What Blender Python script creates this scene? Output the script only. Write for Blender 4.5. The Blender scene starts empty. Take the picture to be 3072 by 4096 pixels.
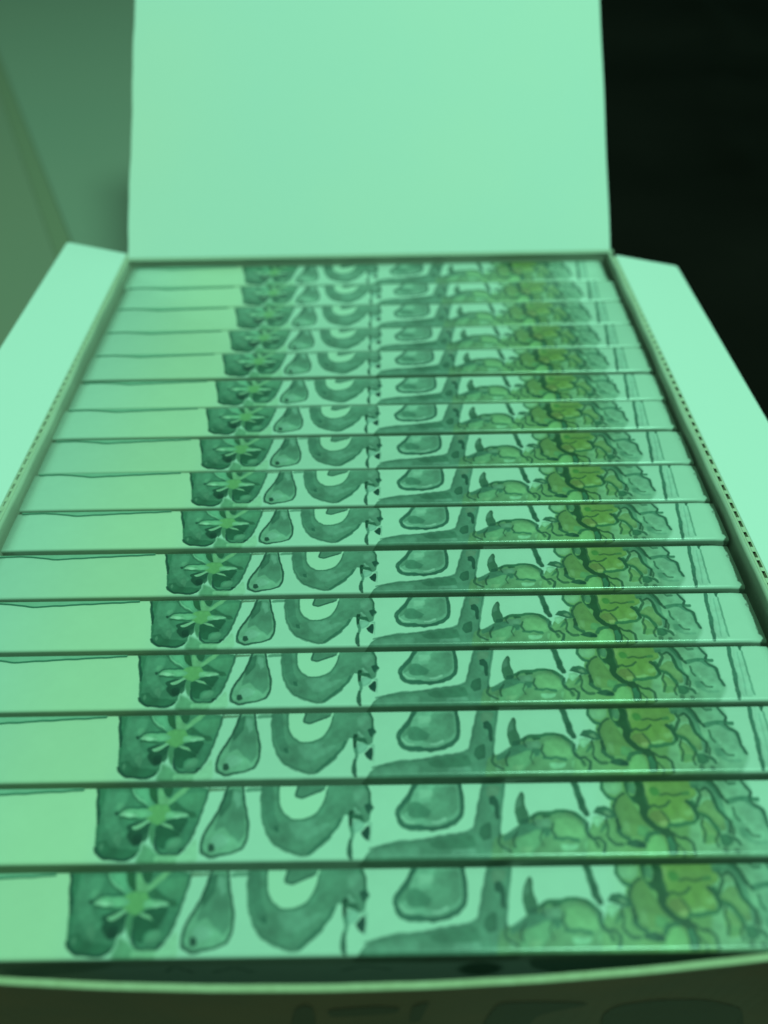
import bpy, math, random, json
import numpy as np
from mathutils import Matrix, Vector
rng = np.random.RandomState(7)
random.seed(7)
scene = bpy.context.scene
MM = 0.001

# ------------------------------------------------------------------ camera
def cam_basis(p, y, r):
    f = Vector((math.sin(y)*math.cos(p), math.cos(y)*math.cos(p), -math.sin(p)))
    rt = Vector((math.cos(y), -math.sin(y), 0)); up = rt.cross(f)
    c, s = math.cos(r), math.sin(r)
    return f, c*rt + s*up, -s*rt + c*up
CAM = (7.734, -42.179, 154.427)
f_, r_, u_ = cam_basis(0.77835, -0.00804, -0.02116)
cd = bpy.data.cameras.new('camera'); cam = bpy.data.objects.new('camera', cd)
scene.collection.objects.link(cam); scene.camera = cam
cam.matrix_world = Matrix(((r_.x, u_.x, -f_.x, CAM[0]*MM), (r_.y, u_.y, -f_.y, CAM[1]*MM),
                           (r_.z, u_.z, -f_.z, CAM[2]*MM), (0, 0, 0, 1)))
cd.sensor_fit = 'HORIZONTAL'; cd.sensor_width = 36.0; cd.lens = 36.0*3076/3072
cd.clip_start = 0.005; cd.clip_end = 50
cd.dof.use_dof = True; cd.dof.focus_distance = 0.200; cd.dof.aperture_fstop = 9.5

# ------------------------------------------------------------------ light
w = bpy.data.worlds.new('World'); scene.world = w; w.use_nodes = True
bg = w.node_tree.nodes['Background']
bg.inputs[0].default_value = (0.36, 0.98, 0.60, 1); bg.inputs[1].default_value = 0.15
LAMP_COL = (0.36, 1.0, 0.64)
def area(name, loc, target, size, power, col=LAMP_COL):
    ld = bpy.data.lights.new(name, 'AREA'); ld.shape = 'DISK'; ld.size = size
    ld.energy = power; ld.color = col
    o = bpy.data.objects.new(name, ld); scene.collection.objects.link(o)
    o.location = loc
    o.rotation_euler = (Vector(target)-Vector(loc)).to_track_quat('-Z', 'Y').to_euler()
    return o
area('green_ceiling_lamp', (0.50, -0.16, 1.78), (0.0, 0.13, 0.0), 0.50, 29.6)
scene.view_settings.view_transform = 'Standard'; scene.view_settings.look = 'None'
scene.view_settings.exposure = 0; scene.view_settings.gamma = 1
scene.cycles.max_bounces = 6

# ------------------------------------------------------------------ helpers
EW = (0.345, 0.965, 0.60)      # light that a white upward face receives: turns a colour under the green lamp into its own colour
def lin(c):
    return tuple((x/255/12.92) if x/255 <= .04045 else ((x/255+.055)/1.055)**2.4 for x in c)
def own(c):
    return tuple(min(.86, max(.004, a/b)) for a, b in zip(lin(c), EW))
def mat(name, col, rough=.6, spec=.3, noise=None, bump=0, bscale=900, coat=0):
    m = bpy.data.materials.new(name); m.use_nodes = True; nt = m.node_tree; b = nt.nodes['Principled BSDF']
    b.inputs['Base Color'].default_value = (*col, 1); b.inputs['Roughness'].default_value = rough
    b.inputs['Specular IOR Level'].default_value = spec
    b.inputs['Coat Weight'].default_value = coat; b.inputs['Coat Roughness'].default_value = .17
    tc = nt.nodes.new('ShaderNodeTexCoord')
    if noise:
        sc, amt, col2 = noise
        n = nt.nodes.new('ShaderNodeTexNoise'); n.inputs['Scale'].default_value = sc; n.inputs['Detail'].default_value = 5
        nt.links.new(tc.outputs['Object'], n.inputs['Vector'])
        r = nt.nodes.new('ShaderNodeValToRGB'); r.color_ramp.elements[0].position = .5-amt; r.color_ramp.elements[1].position = .5+amt
        r.color_ramp.elements[0].color = (*col2, 1); r.color_ramp.elements[1].color = (*col, 1)
        nt.links.new(n.outputs['Fac'], r.inputs['Fac']); nt.links.new(r.outputs['Color'], b.inputs['Base Color'])
    if bump:
        n = nt.nodes.new('ShaderNodeTexNoise'); n.inputs['Scale'].default_value = bscale; n.inputs['Detail'].default_value = 4
        nt.links.new(tc.outputs['Object'], n.inputs['Vector'])
        bp = nt.nodes.new('ShaderNodeBump'); bp.inputs['Strength'].default_value = bump; bp.inputs['Distance'].default_value = .0004
        nt.links.new(n.outputs['Fac'], bp.inputs['Height']); nt.links.new(bp.outputs['Normal'], b.inputs['Normal'])
    return m
def mesh(name, verts, faces, m, parent=None, smooth=False, loc=None, uv=None, bevel=0):
    me = bpy.data.meshes.new(name)
    me.from_pydata([tuple(c*MM for c in v) for v in verts], [], faces); me.validate(); me.update()
    if smooth:
        for p in me.polygons: p.use_smooth = True
    if uv is not None:
        l = me.uv_layers.new(name='UVMap')
        vi = np.empty(len(me.loops), dtype=np.int32); me.loops.foreach_get('vertex_index', vi)
        l.data.foreach_set('uv', np.asarray(uv, dtype=np.float32)[vi].ravel())
    me.materials.append(m)
    o = bpy.data.objects.new(name, me); scene.collection.objects.link(o)
    if parent: o.parent = parent
    if loc: o.location = [c*MM for c in loc]
    if bevel:
        md = o.modifiers.new('bevel', 'BEVEL'); md.width = bevel*MM; md.segments = 3; md.limit_method = 'ANGLE'
    return o
def tag(o, label=None, cat=None, group=None, kind=None):
    for k, v in (('label', label), ('category', cat), ('group', group), ('kind', kind)):
        if v: o[k] = v
    return o
def empty(name, loc=(0, 0, 0)):
    o = bpy.data.objects.new(name, None); o.empty_display_size = .01; scene.collection.objects.link(o)
    o.location = [c*MM for c in loc]; return o
def prism(outline, axis_vec, base_axes, name, m, parent=None, bevel=0, origin=(0, 0, 0)):
    """outline: 2-D points on base_axes (two 3-D vectors); extruded by axis_vec"""
    A, B = (Vector(v) for v in base_axes); E = Vector(axis_vec); O = Vector(origin); n = len(outline)
    v = [O + A*p[0] + B*p[1] for p in outline]; v += [q + E for q in v]
    F = [tuple(range(n))[::-1], tuple(range(n, 2*n))] + [(i, (i+1) % n, n+(i+1) % n, n+i) for i in range(n)]
    return mesh(name, v, F, m, parent, bevel=bevel)
def fix_normals(o):
    import bmesh
    b = bmesh.new(); b.from_mesh(o.data); bmesh.ops.recalc_face_normals(b, faces=b.faces); b.to_mesh(o.data); b.free(); return o

def sstep(a, b, x):
    t = np.clip((x-a)/(b-a), 0, 1); return t*t*(3-2*t)
# ------------------------------------------------------------------ the printed picture, drawn stroke by stroke
PX = 12; S0 = -103.0; T0 = -20.0; W_ = int(206*PX); H_ = int(38.5*PX)      # pixels per mm; s across the pack, t over its top and down its front
PAL = dict(wash=(62, 142, 98), wash2=(72, 152, 110), deep=(38, 112, 76), ink=(22, 92, 66), paleg=(92, 180, 130), lite=(122, 208, 160),
           petal=(116, 203, 148), heart=(88, 178, 98), leaflight=(92, 190, 118), olive=(84, 160, 108), yel=(89, 170, 97), lime=(85, 166, 92),
           teal=(84, 168, 126), rust=(98, 138, 82), paper=(126, 216, 162))
def vnoise(h, w, cell, seed):
    r = np.random.RandomState(seed); gh, gw = int(h/cell)+3, int(w/cell)+3; g = r.rand(gh, gw)
    y = np.arange(h)/cell; x = np.arange(w)/cell; yi = y.astype(int); xi = x.astype(int)
    fy = y-yi; fx = x-xi; fy = fy*fy*(3-2*fy); fx = fx*fx*(3-2*fx); fy = fy[:, None]; fx = fx[None, :]
    a = g[yi][:, xi]; b = g[yi][:, xi+1]; c = g[yi+1][:, xi]; d = g[yi+1][:, xi+1]
    return (a*(1-fx)+b*fx)*(1-fy)+(c*(1-fx)+d*fx)*fy
N1 = vnoise(H_, W_, 5, 1); N2 = vnoise(H_, W_, 17, 2); N3 = vnoise(H_, W_, 60, 3); N4 = vnoise(H_, W_, 9, 4)
WX = (vnoise(H_, W_, 14, 5)-.5)*.26+(vnoise(H_, W_, 5, 8)-.5)*.1; WY = (vnoise(H_, W_, 14, 6)-.5)*.26+(vnoise(H_, W_, 5, 9)-.5)*.1
XS = S0+(np.arange(W_)+.5)/PX; TS = T0+(np.arange(H_)+.5)/PX
img = np.zeros((H_, W_, 3))
# paper: cool at the left end, warmer towards the artwork
pap = np.array(lin((124, 212, 163)))
u = XS[None, :]+0*TS[:, None]
k = (sstep(-98, -62, u)*(1-sstep(-54, -40, u)))[..., None]
img[:] = pap*(1-k)+np.array(lin((130, 216, 155)))*k
img *= (1+.03*(N3-.5)+.02*(N2-.5))[..., None]
def window(pts, pad):
    p = np.array(pts); x0 = max(0, int((p[:, 0].min()-pad-S0)*PX)); x1 = min(W_, int((p[:, 0].max()+pad-S0)*PX)+1)
    y0 = max(0, int((p[:, 1].min()-pad-T0)*PX)); y1 = min(H_, int((p[:, 1].max()+pad-T0)*PX)+1)
    return slice(y0, y1), slice(x0, x1)
def seg_dist(X, Y, pts, closed):
    n = len(pts); d = np.full(X.shape, 1e9)
    for i in range(n if closed else n-1):
        (ax, ay), (bx, by) = pts[i], pts[(i+1) % n]; dx, dy = bx-ax, by-ay; L = dx*dx+dy*dy+1e-9
        t = np.clip(((X-ax)*dx+(Y-ay)*dy)/L, 0, 1); d = np.minimum(d, np.hypot(X-ax-t*dx, Y-ay-t*dy))
    return d
def smooth_pts(pts, closed):
    for _ in range(2):
        q = []; n = len(pts)
        for i in range(n if closed else n-1):
            a, b = pts[i], pts[(i+1) % n]
            q += [(a[0]*.86+b[0]*.14, a[1]*.86+b[1]*.14), (a[0]*.14+b[0]*.86, a[1]*.14+b[1]*.86)]
        pts = q if closed else [pts[0]]+q+[pts[-1]]
    return pts
def blend(sl, a, name):
    c = np.array(lin(PAL[name] if isinstance(name, str) else name)); a = a[..., None]
    tone = (.97+.20*(N2[sl]-.5)+.30*(N3[sl]-.5)+.10*(N4[sl]-.5)+.05*(N1[sl]-.5))[..., None] if name != 'paper' else 1
    img[sl] = img[sl]*(1-a)+c*tone*a
def stroke(kind, col, alpha, w, pts):
    if kind == 'd': sl = window(pts, w+1)
    else: sl = window(pts, max(w, .5)+1.2)
    if sl[0].start >= sl[0].stop or sl[1].start >= sl[1].stop: return
    X = XS[None, sl[1]]+WX[sl]; Y = TS[sl[0], None]+WY[sl]
    if kind == 'p':
        pts = smooth_pts(pts, True)
        ins = np.zeros(X.shape, bool); n = len(pts)
        for i in range(n):
            (ax, ay), (bx, by) = pts[i], pts[(i+1) % n]
            if ay == by: continue
            c = ((ay > Y) != (by > Y)) & (X < (bx-ax)*(Y-ay)/(by-ay)+ax); ins ^= c
        d = seg_dist(X, Y, pts, True); d = np.where(ins, d, -d)
        a = sstep(-w*.3, w*.3, d)*alpha
        blend(sl, a, col)
        if w < .7 and col != 'paper':     # pigment gathered along the edge of the wash
            e = np.exp(-((d-.25)/.22)**2)*.12*alpha; blend(sl, e, 'ink')
    elif kind == 'l':
        d = seg_dist(X, Y, smooth_pts(pts, False), False)
        ww = w*(.75+.6*N2[sl]); blend(sl, (1-sstep(ww*.32, ww*.62, d))*min(1, alpha*1.08)*(.88+.24*N4[sl]).clip(0, 1), col)
    else:
        d = np.hypot(X-pts[0][0], Y-pts[0][1]); blend(sl, (1-sstep(w*.6, w*1.0, d))*alpha, col)
ART = [
 ('p',(62,148,102),1,0.35,[(-53.04,17.17),(-52.09,13.37),(-50.97,9.13),(-50.72,7.08),(-50.01,3.72),(-48.62,2.53),(-47.33,1.99),(-43.46,1.94),(-41.77,2.43),(-40.98,3.6),(-41.06,5.19),(-40.08,6.79),(-40.01,8.42),(-39.08,8.41),(-38.39,4.89),(-38.05,3.82),(-36.96,2.89),(-34.36,2.79),(-33.0,3.1),(-32.36,3.87),(-31.46,5.46),(-30.74,7.47),(-30.29,9.67),(-29.68,12.61),(-29.09,16.81)]),
 ('p',(72,160,112),0.9,1.0,[(-50.1,15.8),(-46.02,15.89),(-45.89,12.85),(-47.39,11.17),(-45.98,8.51),(-44.62,7.13),(-45.83,4.99),(-47.46,6.35),(-49.57,9.11),(-50.63,12.92)]),
 ('p',(52,140,92),0.9,0.6,[(-52.83,16.88),(-50.9,16.85),(-50.87,13.35),(-50.92,10.8),(-50.07,8.43),(-50.09,6.39),(-50.08,5.05),(-50.83,7.76),(-51.25,10.53)]),
 ('l',(24,92,64),0.8,0.6,[(-52.9,16.88),(-52.25,14.82),(-51.78,12.65),(-50.95,10.94),(-50.9,9.13)]),
 ('p',(45,128,84),0.85,0.7,[(-50.19,5.72),(-48.41,5.96),(-47.53,5.01),(-45.78,4.19),(-43.99,4.3),(-42.86,3.89),(-41.35,4.13),(-41.8,2.56),(-43.47,2.0),(-47.34,2.05),(-49.53,3.59)]),
 ('l',(24,95,66),0.85,0.55,[(-50.15,4.52),(-49.62,3.46),(-48.07,2.39),(-46.47,2.17),(-44.0,2.07),(-42.53,2.38),(-41.65,3.08)]),
 ('p',(84,168,120),0.8,0.4,[(-49.3,5.04),(-48.94,5.43),(-48.48,4.63),(-48.68,3.84),(-49.17,4.24)]),
 ('p',(84,172,122),0.7,0.8,[(-46.93,6.89),(-46.07,7.15),(-45.33,5.65),(-45.65,4.19),(-46.61,5.54)]),
 ('p',(86,178,124),0.8,0.6,[(-47.75,13.31),(-46.6,13.58),(-46.13,12.71),(-47.02,11.87),(-47.62,12.16)]),
 ('p',(34,104,70),0.95,0.5,[(-44.79,8.49),(-44.25,9.04),(-43.04,9.57),(-40.64,9.54),(-39.94,8.7),(-40.13,7.06),(-40.89,6.26),(-41.16,5.06),(-42.25,4.67),(-43.09,4.95),(-44.56,6.85),(-44.15,7.39)]),
 ('p',(28,92,64),0.9,0.5,[(-42.98,6.83),(-41.51,7.35),(-40.98,5.46),(-41.76,4.8),(-42.73,5.08)]),
 ('p',(48,124,84),0.9,0.5,[(-41.13,6.8),(-39.98,7.6),(-39.84,6.25),(-40.53,5.18)]),
 ('p',(34,112,72),0.9,0.5,[(-39.08,8.41),(-38.4,8.95),(-36.43,8.37),(-34.56,7.53),(-33.52,6.83),(-33.67,6.16),(-35.37,6.18),(-36.16,5.52),(-36.02,4.06),(-37.06,4.07),(-38.13,4.88),(-38.76,6.77)]),
 ('p',(34,110,72),0.9,0.5,[(-37.3,9.49),(-35.41,10.02),(-32.79,10.26),(-32.42,9.7),(-32.57,8.18),(-33.55,6.97),(-34.56,7.53),(-35.82,8.64)]),
 ('p',(60,146,102),0.8,0.6,[(-32.64,9.42),(-30.78,9.4),(-31.0,7.48),(-31.98,5.46),(-32.96,5.88),(-33.38,7.51)]),
 ('p',(82,170,120),0.9,0.6,[(-35.51,5.51),(-33.82,6.3),(-33.03,5.48),(-33.6,4.29),(-34.83,3.91),(-35.76,4.05)]),
 ('l',(26,92,66),0.85,0.6,[(-38.65,6.23),(-38.32,4.89),(-37.79,3.82),(-36.86,3.02),(-34.75,2.79),(-33.26,3.1),(-32.62,3.88)]),
 ('p',(24,90,64),0.7,0.4,[(-33.5,3.76),(-32.82,4.28),(-32.49,3.88),(-33.02,3.23)]),
 ('l',(38,112,78),0.7,0.6,[(-32.36,3.87),(-31.46,5.46),(-30.74,7.47),(-30.29,9.67),(-29.68,12.61),(-29.18,16.52)]),
 ('p',(46,124,80),0.9,0.5,[(-37.05,12.44),(-36.07,13.71),(-34.54,12.68),(-32.73,11.52),(-31.07,11.22),(-30.65,10.23),(-32.25,10.25),(-32.95,11.24),(-34.39,11.83),(-36.54,11.86)]),
 ('p',(70,158,108),0.8,0.9,[(-34.92,14.85),(-29.6,15.64),(-30.11,11.91),(-32.22,11.66),(-34.29,12.82),(-35.53,13.7)]),
 ('p',(36,112,64),0.9,0.4,[(-42.09,16.71),(-40.31,16.69),(-39.77,14.63),(-39.24,13.33),(-39.59,13.04),(-40.71,13.92),(-41.49,15.09)]),
 ('p',(40,116,72),0.9,0.4,[(-38.66,16.66),(-36.73,16.63),(-36.74,15.17),(-37.29,14.45),(-38.19,14.9),(-38.76,15.78)]),
 ('p',(80,176,122),1,0.4,[(-45.53,16.77),(-42.37,16.72),(-41.27,14.65),(-40.16,13.2),(-40.37,12.2),(-41.89,13.08),(-43.76,14.26),(-44.7,15.43)]),
 ('p',(104,200,142),0.8,0.4,[(-45.33,16.47),(-44.19,14.99),(-42.45,13.8),(-41.29,12.78),(-42.14,12.94),(-44.01,14.11),(-45.31,15.73)]),
 ('l',(46,122,82),0.7,0.5,[(-45.88,16.48),(-44.68,14.7),(-43.37,13.67),(-41.81,12.65)]),
 ('p',(96,186,122),1,0.4,[(-39.89,16.68),(-39.04,16.52),(-38.3,14.75),(-36.94,14.01),(-35.97,15.45),(-34.54,16.6),(-33.03,16.58),(-34.89,14.7),(-36.73,12.86),(-39.13,12.75),(-39.69,14.92)]),
 ('p',(88,182,104),1,0.6,[(-41.5,11.79),(-40.75,12.78),(-39.22,13.18),(-37.27,12.87),(-36.2,11.43),(-36.74,10.04),(-37.68,9.36),(-38.48,8.68),(-39.7,8.83),(-40.83,9.82),(-41.5,10.53)]),
 ('p',(92,188,128),1,0.3,[(-46.82,11.02),(-46.21,11.86),(-44.67,12.19),(-43.02,12.03),(-41.15,12.07),(-39.9,11.2),(-40.81,10.38),(-42.66,10.33),(-44.82,10.43),(-46.06,10.59)]),
 ('l',(40,118,80),0.8,0.45,[(-47.7,11.32),(-46.82,11.59),(-46.04,12.28),(-43.94,12.54),(-41.49,12.43)]),
 ('l',(44,120,76),0.8,0.4,[(-46.53,10.32),(-44.76,10.15),(-42.56,9.84),(-41.04,10.24)]),
 ('p',(122,214,156),0.95,0.3,[(-46.69,11.02),(-46.0,11.5),(-44.74,11.27),(-42.74,10.68),(-44.83,10.46),(-46.06,10.59)]),
 ('p',(34,100,68),0.95,0.35,[(-47.96,11.32),(-47.34,11.52),(-46.96,11.03),(-47.43,10.75)]),
 ('p',(100,196,134),1,0.3,[(-37.25,11.31),(-35.95,11.57),(-34.32,11.4),(-32.48,10.81),(-33.85,10.28),(-35.39,9.95),(-37.28,10.05)]),
 ('p',(118,212,154),0.95,0.3,[(-36.02,10.45),(-34.51,10.98),(-33.19,11.11),(-32.53,10.75),(-33.6,10.34),(-35.14,10.01)]),
 ('p',(112,204,144),0.95,0.3,[(-43.8,8.2),(-42.86,8.74),(-41.51,9.27),(-40.59,9.95),(-40.21,9.39),(-41.24,8.58),(-42.43,7.98),(-43.31,7.79)]),
 ('p',(108,196,136),0.95,0.3,[(-38.16,9.09),(-37.39,9.21),(-35.98,8.78),(-35.05,8.01),(-35.71,8.02),(-36.96,8.38)]),
 ('p',(66,150,98),1,0.7,[(-40.12,8.98),(-38.66,8.96),(-38.86,7.59),(-38.59,5.56),(-38.83,4.49),(-39.44,5.57),(-40.05,7.6)]),
 ('p',(76,164,108),0.9,1.8,[(-39.22,4.5),(-38.56,4.09),(-38.0,3.56),(-36.68,2.75),(-33.45,2.71),(-33.77,0.9),(-41.46,1.01),(-41.28,2.56),(-40.78,3.86),(-40.79,5.19)]),
 ('p',(112,204,142),0.6,0.7,[(-37.97,2.77),(-32.83,2.83),(-31.73,4.0),(-30.26,6.11),(-29.0,1.48),(-37.71,1.47)]),
 ('p','paleg',1,0.35,[(-24.81,18.09),(-25.51,15.36),(-26.2,12.7),(-27.56,9.25),(-28.82,6.73),(-29.1,4.66),(-28.68,3.22),(-26.96,2.39),(-25.03,2.77),(-22.69,3.14),(-20.79,3.93),(-20.0,5.77),(-20.13,8.71),(-20.89,11.74),(-22.25,18.05)]),
 ('p','wash2',0.9,0.9,[(-26.55,12.26),(-25.21,16.27),(-22.25,16.22),(-20.99,10.87),(-20.5,6.61),(-21.71,4.97),(-23.54,6.65),(-24.98,8.36),(-26.85,7.12)]),
 ('p',(50,126,88),0.8,0.6,[(-26.43,11.39),(-25.51,15.36),(-24.15,16.25),(-24.11,12.67),(-25.33,10.94),(-26.04,10.08)]),
 ('p',(104,190,146),0.6,0.8,[(-27.48,5.87),(-25.63,7.1),(-23.43,5.82),(-24.07,4.59),(-26.43,4.21)]),
 ('p',(104,190,146),0.5,0.6,[(-24.03,15.34),(-22.56,15.32),(-22.03,12.64),(-22.96,11.77)]),
 ('l',(30,100,70),0.85,0.6,[(-25.12,17.18),(-25.51,15.36),(-26.2,12.7),(-27.56,9.25),(-28.82,6.73),(-29.1,4.66),(-28.68,3.22),(-26.96,2.39),(-25.03,2.77),(-22.69,3.14),(-20.79,3.93),(-20.0,5.77),(-20.13,8.71),(-20.89,11.74),(-21.98,15.76),(-22.49,17.6)]),
 ('p',(26,88,62),0.9,0.45,[(-27.55,5.05),(-26.54,4.95),(-26.17,3.8),(-26.88,3.2),(-27.57,3.82)]),
 ('l',(84,150,106),0.9,0.7,[(-28.95,15.87),(-26.03,16.1)]),
 ('l',(70,150,108),0.8,0.9,[(-21.15,15.84),(-18.0,15.97)]),
 ('p','wash2',1,0.35,[(-18.25,18.45),(-18.04,13.46),(-17.23,9.1),(-16.28,6.97),(-14.87,4.87),(-11.95,3.4),(-9.09,2.35),(-7.5,2.41),(-5.59,3.92),(-3.28,5.95),(-1.72,7.81),(-0.57,10.14),(-0.18,11.22),(0.07,18.17)]),
 ('p','wash2',1,0.3,[(-7.63,17.1),(3.74,16.93),(4.36,15.89),(4.63,14.57),(4.71,12.98),(5.51,11.69),(4.72,10.57),(4.46,9.18),(3.41,8.37),(2.74,9.35),(1.28,9.51),(0.2,10.36),(-1.14,10.38),(-1.36,8.99),(-2.6,6.82),(-4.37,5.23),(-6.82,2.62),(-9.47,3.71)]),
 ('p',(84,164,122),0.8,0.8,[(1.16,15.64),(3.61,15.75),(4.17,13.13),(2.84,11.73),(1.21,13.18)]),
 ('p',(84,166,124),0.7,1.0,[(-12.46,8.88),(-5.22,9.6),(-3.19,8.47),(-5.09,6.86),(-9.56,5.04)]),
 ('p',(66,142,102),0.7,1.0,[(-4.0,12.11),(-0.68,13.21),(-0.1,11.49),(-1.91,9.55),(-5.8,7.96),(-6.51,8.79)]),
 ('l',(40,118,80),0.8,0.6,[(3.74,16.63),(4.5,14.86),(4.57,12.98)]),
 ('l',(40,122,84),0.7,0.7,[(-1.38,9.55),(-1.86,8.17),(-3.37,6.42),(-5.0,4.97),(-7.35,2.89)]),
 ('p',(28,98,70),0.95,0.4,[(3.37,12.29),(4.57,12.84),(5.45,11.69),(4.71,11.14),(4.19,10.3),(3.78,11.29)]),
 ('p',(20,92,58),1,0.35,[(0.31,11.2),(1.38,11.18),(1.27,9.65),(1.04,7.86),(0.39,7.73),(0.28,9.52)]),
 ('l',(40,120,80),0.9,0.8,[(1.27,10.06),(2.86,10.04),(3.13,9.2)]),
 ('p',(104,194,150),0.9,0.5,[(1.28,9.23),(2.74,9.35),(3.67,8.37),(3.15,7.28),(1.86,6.49),(0.93,7.04),(1.03,8.41)]),
 ('p',(108,196,150),0.8,0.3,[(1.1,11.75),(1.77,11.89),(2.85,10.6),(2.06,10.47)]),
 ('p',(22,90,66),1,0.35,[(2.77,6.61),(3.42,7.28),(4.07,8.02),(4.6,7.81),(4.6,6.18),(4.48,5.11),(3.83,5.38)]),
 ('p',(96,182,138),0.7,0.5,[(3.4,8.65),(5.12,8.9),(4.87,4.83),(4.74,5.1),(4.73,8.08)]),
 ('l',(64,150,108),0.9,0.8,[(0.78,7.72),(1.2,6.5),(0.96,5.42)]),
 ('p',(36,112,78),0.95,0.4,[(0.57,5.56),(1.09,5.42),(0.99,4.09),(1.42,1.73),(0.79,1.48),(0.12,2.79),(0.14,4.37)]),
 ('l',(44,120,84),0.6,0.5,[(-18.28,16.62),(-18.04,13.46),(-17.23,9.1),(-16.28,6.97),(-14.87,4.87),(-11.95,3.4),(-9.09,2.35),(-7.5,2.41),(-5.59,3.92),(-3.28,5.95)]),
 ('p',(60,136,98),0.8,0.8,[(-18.24,17.53),(-15.82,17.49),(-15.04,11.22),(-13.55,8.19),(-15.06,6.95),(-16.98,9.95)]),
 ('p','paper',1,0.3,[(-14.62,18.4),(-14.16,12.96),(-13.15,10.76),(-11.2,9.52),(-8.75,9.62),(-6.34,10.66),(-5.0,12.83),(-4.3,15.95),(-4.19,18.24)]),
 ('l',(50,128,90),0.7,0.5,[(-14.55,16.56),(-14.24,12.96),(-13.15,10.76),(-11.2,9.44),(-8.74,9.53),(-6.34,10.57),(-4.92,12.83),(-4.28,15.5)]),
 ('p','wash2',1,0.3,[(-10.66,18.34),(-10.92,14.25),(-9.35,13.87),(-7.81,14.65),(-4.85,15.96),(-3.76,18.23)]),
 ('l',(36,110,78),0.8,0.5,[(-10.45,16.5),(-10.92,14.25),(-9.35,13.87),(-7.81,14.65),(-5.14,15.78)]),
 ('p',(40,118,82),0.8,0.4,[(-14.79,8.42),(-13.96,8.2),(-13.64,6.93),(-14.66,6.94)]),
 ('p',(90,176,130),1,0.35,[(14.12,16.99),(12.6,13.82),(11.0,12.12),(10.19,10.6),(10.47,9.08),(11.36,8.02),(12.87,7.55),(14.69,7.46),(16.81,7.28),(18.64,7.41),(20.33,7.75),(22.08,8.78),(23.1,9.97),(23.6,11.49),(23.7,13.67),(23.25,16.86)]),
 ('p',(78,160,116),0.9,0.9,[(17.72,15.97),(22.62,15.91),(22.91,11.5),(20.93,9.7),(17.36,8.99),(15.08,9.47),(13.64,12.24),(16.76,12.51)]),
 ('p',(56,136,96),0.8,0.7,[(12.06,11.34),(13.03,12.72),(14.6,12.85),(15.65,11.91),(17.46,10.96),(16.63,9.75),(14.46,9.33),(12.63,9.81)]),
 ('p',(66,144,102),0.7,0.6,[(11.47,12.27),(13.06,13.66),(13.02,12.25),(12.05,10.73),(10.95,10.13)]),
 ('p',(110,196,148),0.5,0.9,[(14.7,15.37),(17.69,15.33),(17.61,13.91),(14.93,13.32)]),
 ('l',(114,200,152),0.7,0.5,[(10.94,9.83),(11.84,8.91),(13.52,8.59)]),
 ('l',(116,202,156),0.8,0.6,[(17.33,8.54),(18.72,8.67),(19.97,9.18)]),
 ('l',(42,118,84),0.92,1.0,[(14.12,16.99),(12.6,13.82),(11.0,12.12),(10.19,10.6),(10.47,9.08),(11.36,8.02),(12.87,7.55),(14.69,7.46),(16.81,7.28),(18.64,7.41),(20.33,7.75),(22.08,8.78),(23.1,9.97),(23.6,11.49),(23.7,13.67),(23.25,16.86)]),
 ('p','wash2',1,0.35,[(1.71,-2.14),(3.65,2.28),(5.09,3.59),(6.84,4.16),(10.05,4.77),(16.21,5.37),(20.34,6.07),(24.19,6.47),(25.36,7.07),(25.98,8.44),(26.92,12.21),(28.2,16.09),(28.93,18.76),(33.56,18.69),(32.26,14.06),(31.44,10.87),(30.78,6.07),(32.0,5.45),(33.36,4.68),(32.46,-2.55)]),
 ('l',(46,124,88),0.6,0.5,[(4.66,3.68),(10.05,4.86),(16.21,5.43),(20.35,6.13),(24.19,6.53),(25.37,7.22),(26.01,8.75),(26.92,12.21),(28.49,17.42)]),
 ('l',(46,124,88),0.6,0.5,[(33.1,17.35),(31.92,12.45),(31.13,8.68),(30.77,6.23)]),
 ('p',(84,166,124),0.6,0.7,[(5.09,3.29),(14.4,4.05),(14.9,2.27),(4.23,2.13)]),
 ('p',(96,182,138),0.7,0.6,[(20.73,3.07),(25.4,3.6),(25.88,2.56),(20.67,2.34)]),
 ('p',(56,136,94),0.8,0.7,[(16.18,4.92),(25.06,6.31),(26.01,3.89),(23.06,3.34),(17.27,3.42)]),
 ('p',(84,150,108),0.7,0.7,[(28.97,16.08),(32.02,16.03),(31.2,14.08),(28.71,13.47)]),
 ('p',(32,100,70),0.95,0.35,[(29.18,13.62),(30.42,13.93),(31.35,12.78),(30.87,8.99),(30.04,8.94),(30.29,11.84),(29.2,12.33)]),
 ('p',(46,120,82),0.95,0.5,[(27.11,7.81),(29.12,8.71),(29.06,5.34),(27.25,4.77),(26.35,5.99)]),
 ('p',(82,160,102),1,0.35,[(28.31,0.48),(29.18,5.04),(30.7,5.96),(32.15,6.08),(34.04,6.59),(34.47,7.95),(37.06,9.57),(38.2,10.11),(39.56,10.37),(41.99,10.61),(44.67,10.78),(46.6,10.4),(47.61,9.41),(48.66,8.02),(48.56,6.11),(49.54,4.49),(50.46,0.18)]),
 ('p',(58,136,92),1,0.35,[(35.72,14.56),(36.29,14.77),(36.68,14.11),(36.37,11.82),(36.93,10.54),(37.05,9.01),(36.31,7.92),(34.85,7.8),(34.41,8.5),(34.2,10.44),(34.61,12.7)]),
 ('p',(80,158,116),0.8,0.4,[(35.19,13.55),(35.96,14.27),(35.77,11.83),(34.77,11.28),(34.57,11.85)]),
 ('p',(40,114,78),0.9,0.4,[(35.14,9.04),(36.76,9.29),(36.76,8.33),(35.91,7.93),(34.88,8.08)]),
 ('p',(62,146,104),0.9,0.6,[(34.46,7.81),(37.96,8.45),(41.15,7.03),(40.66,5.55),(39.34,5.44),(38.99,6.52),(36.88,6.41),(34.42,5.51),(31.33,4.61),(31.05,5.55)]),
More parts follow.
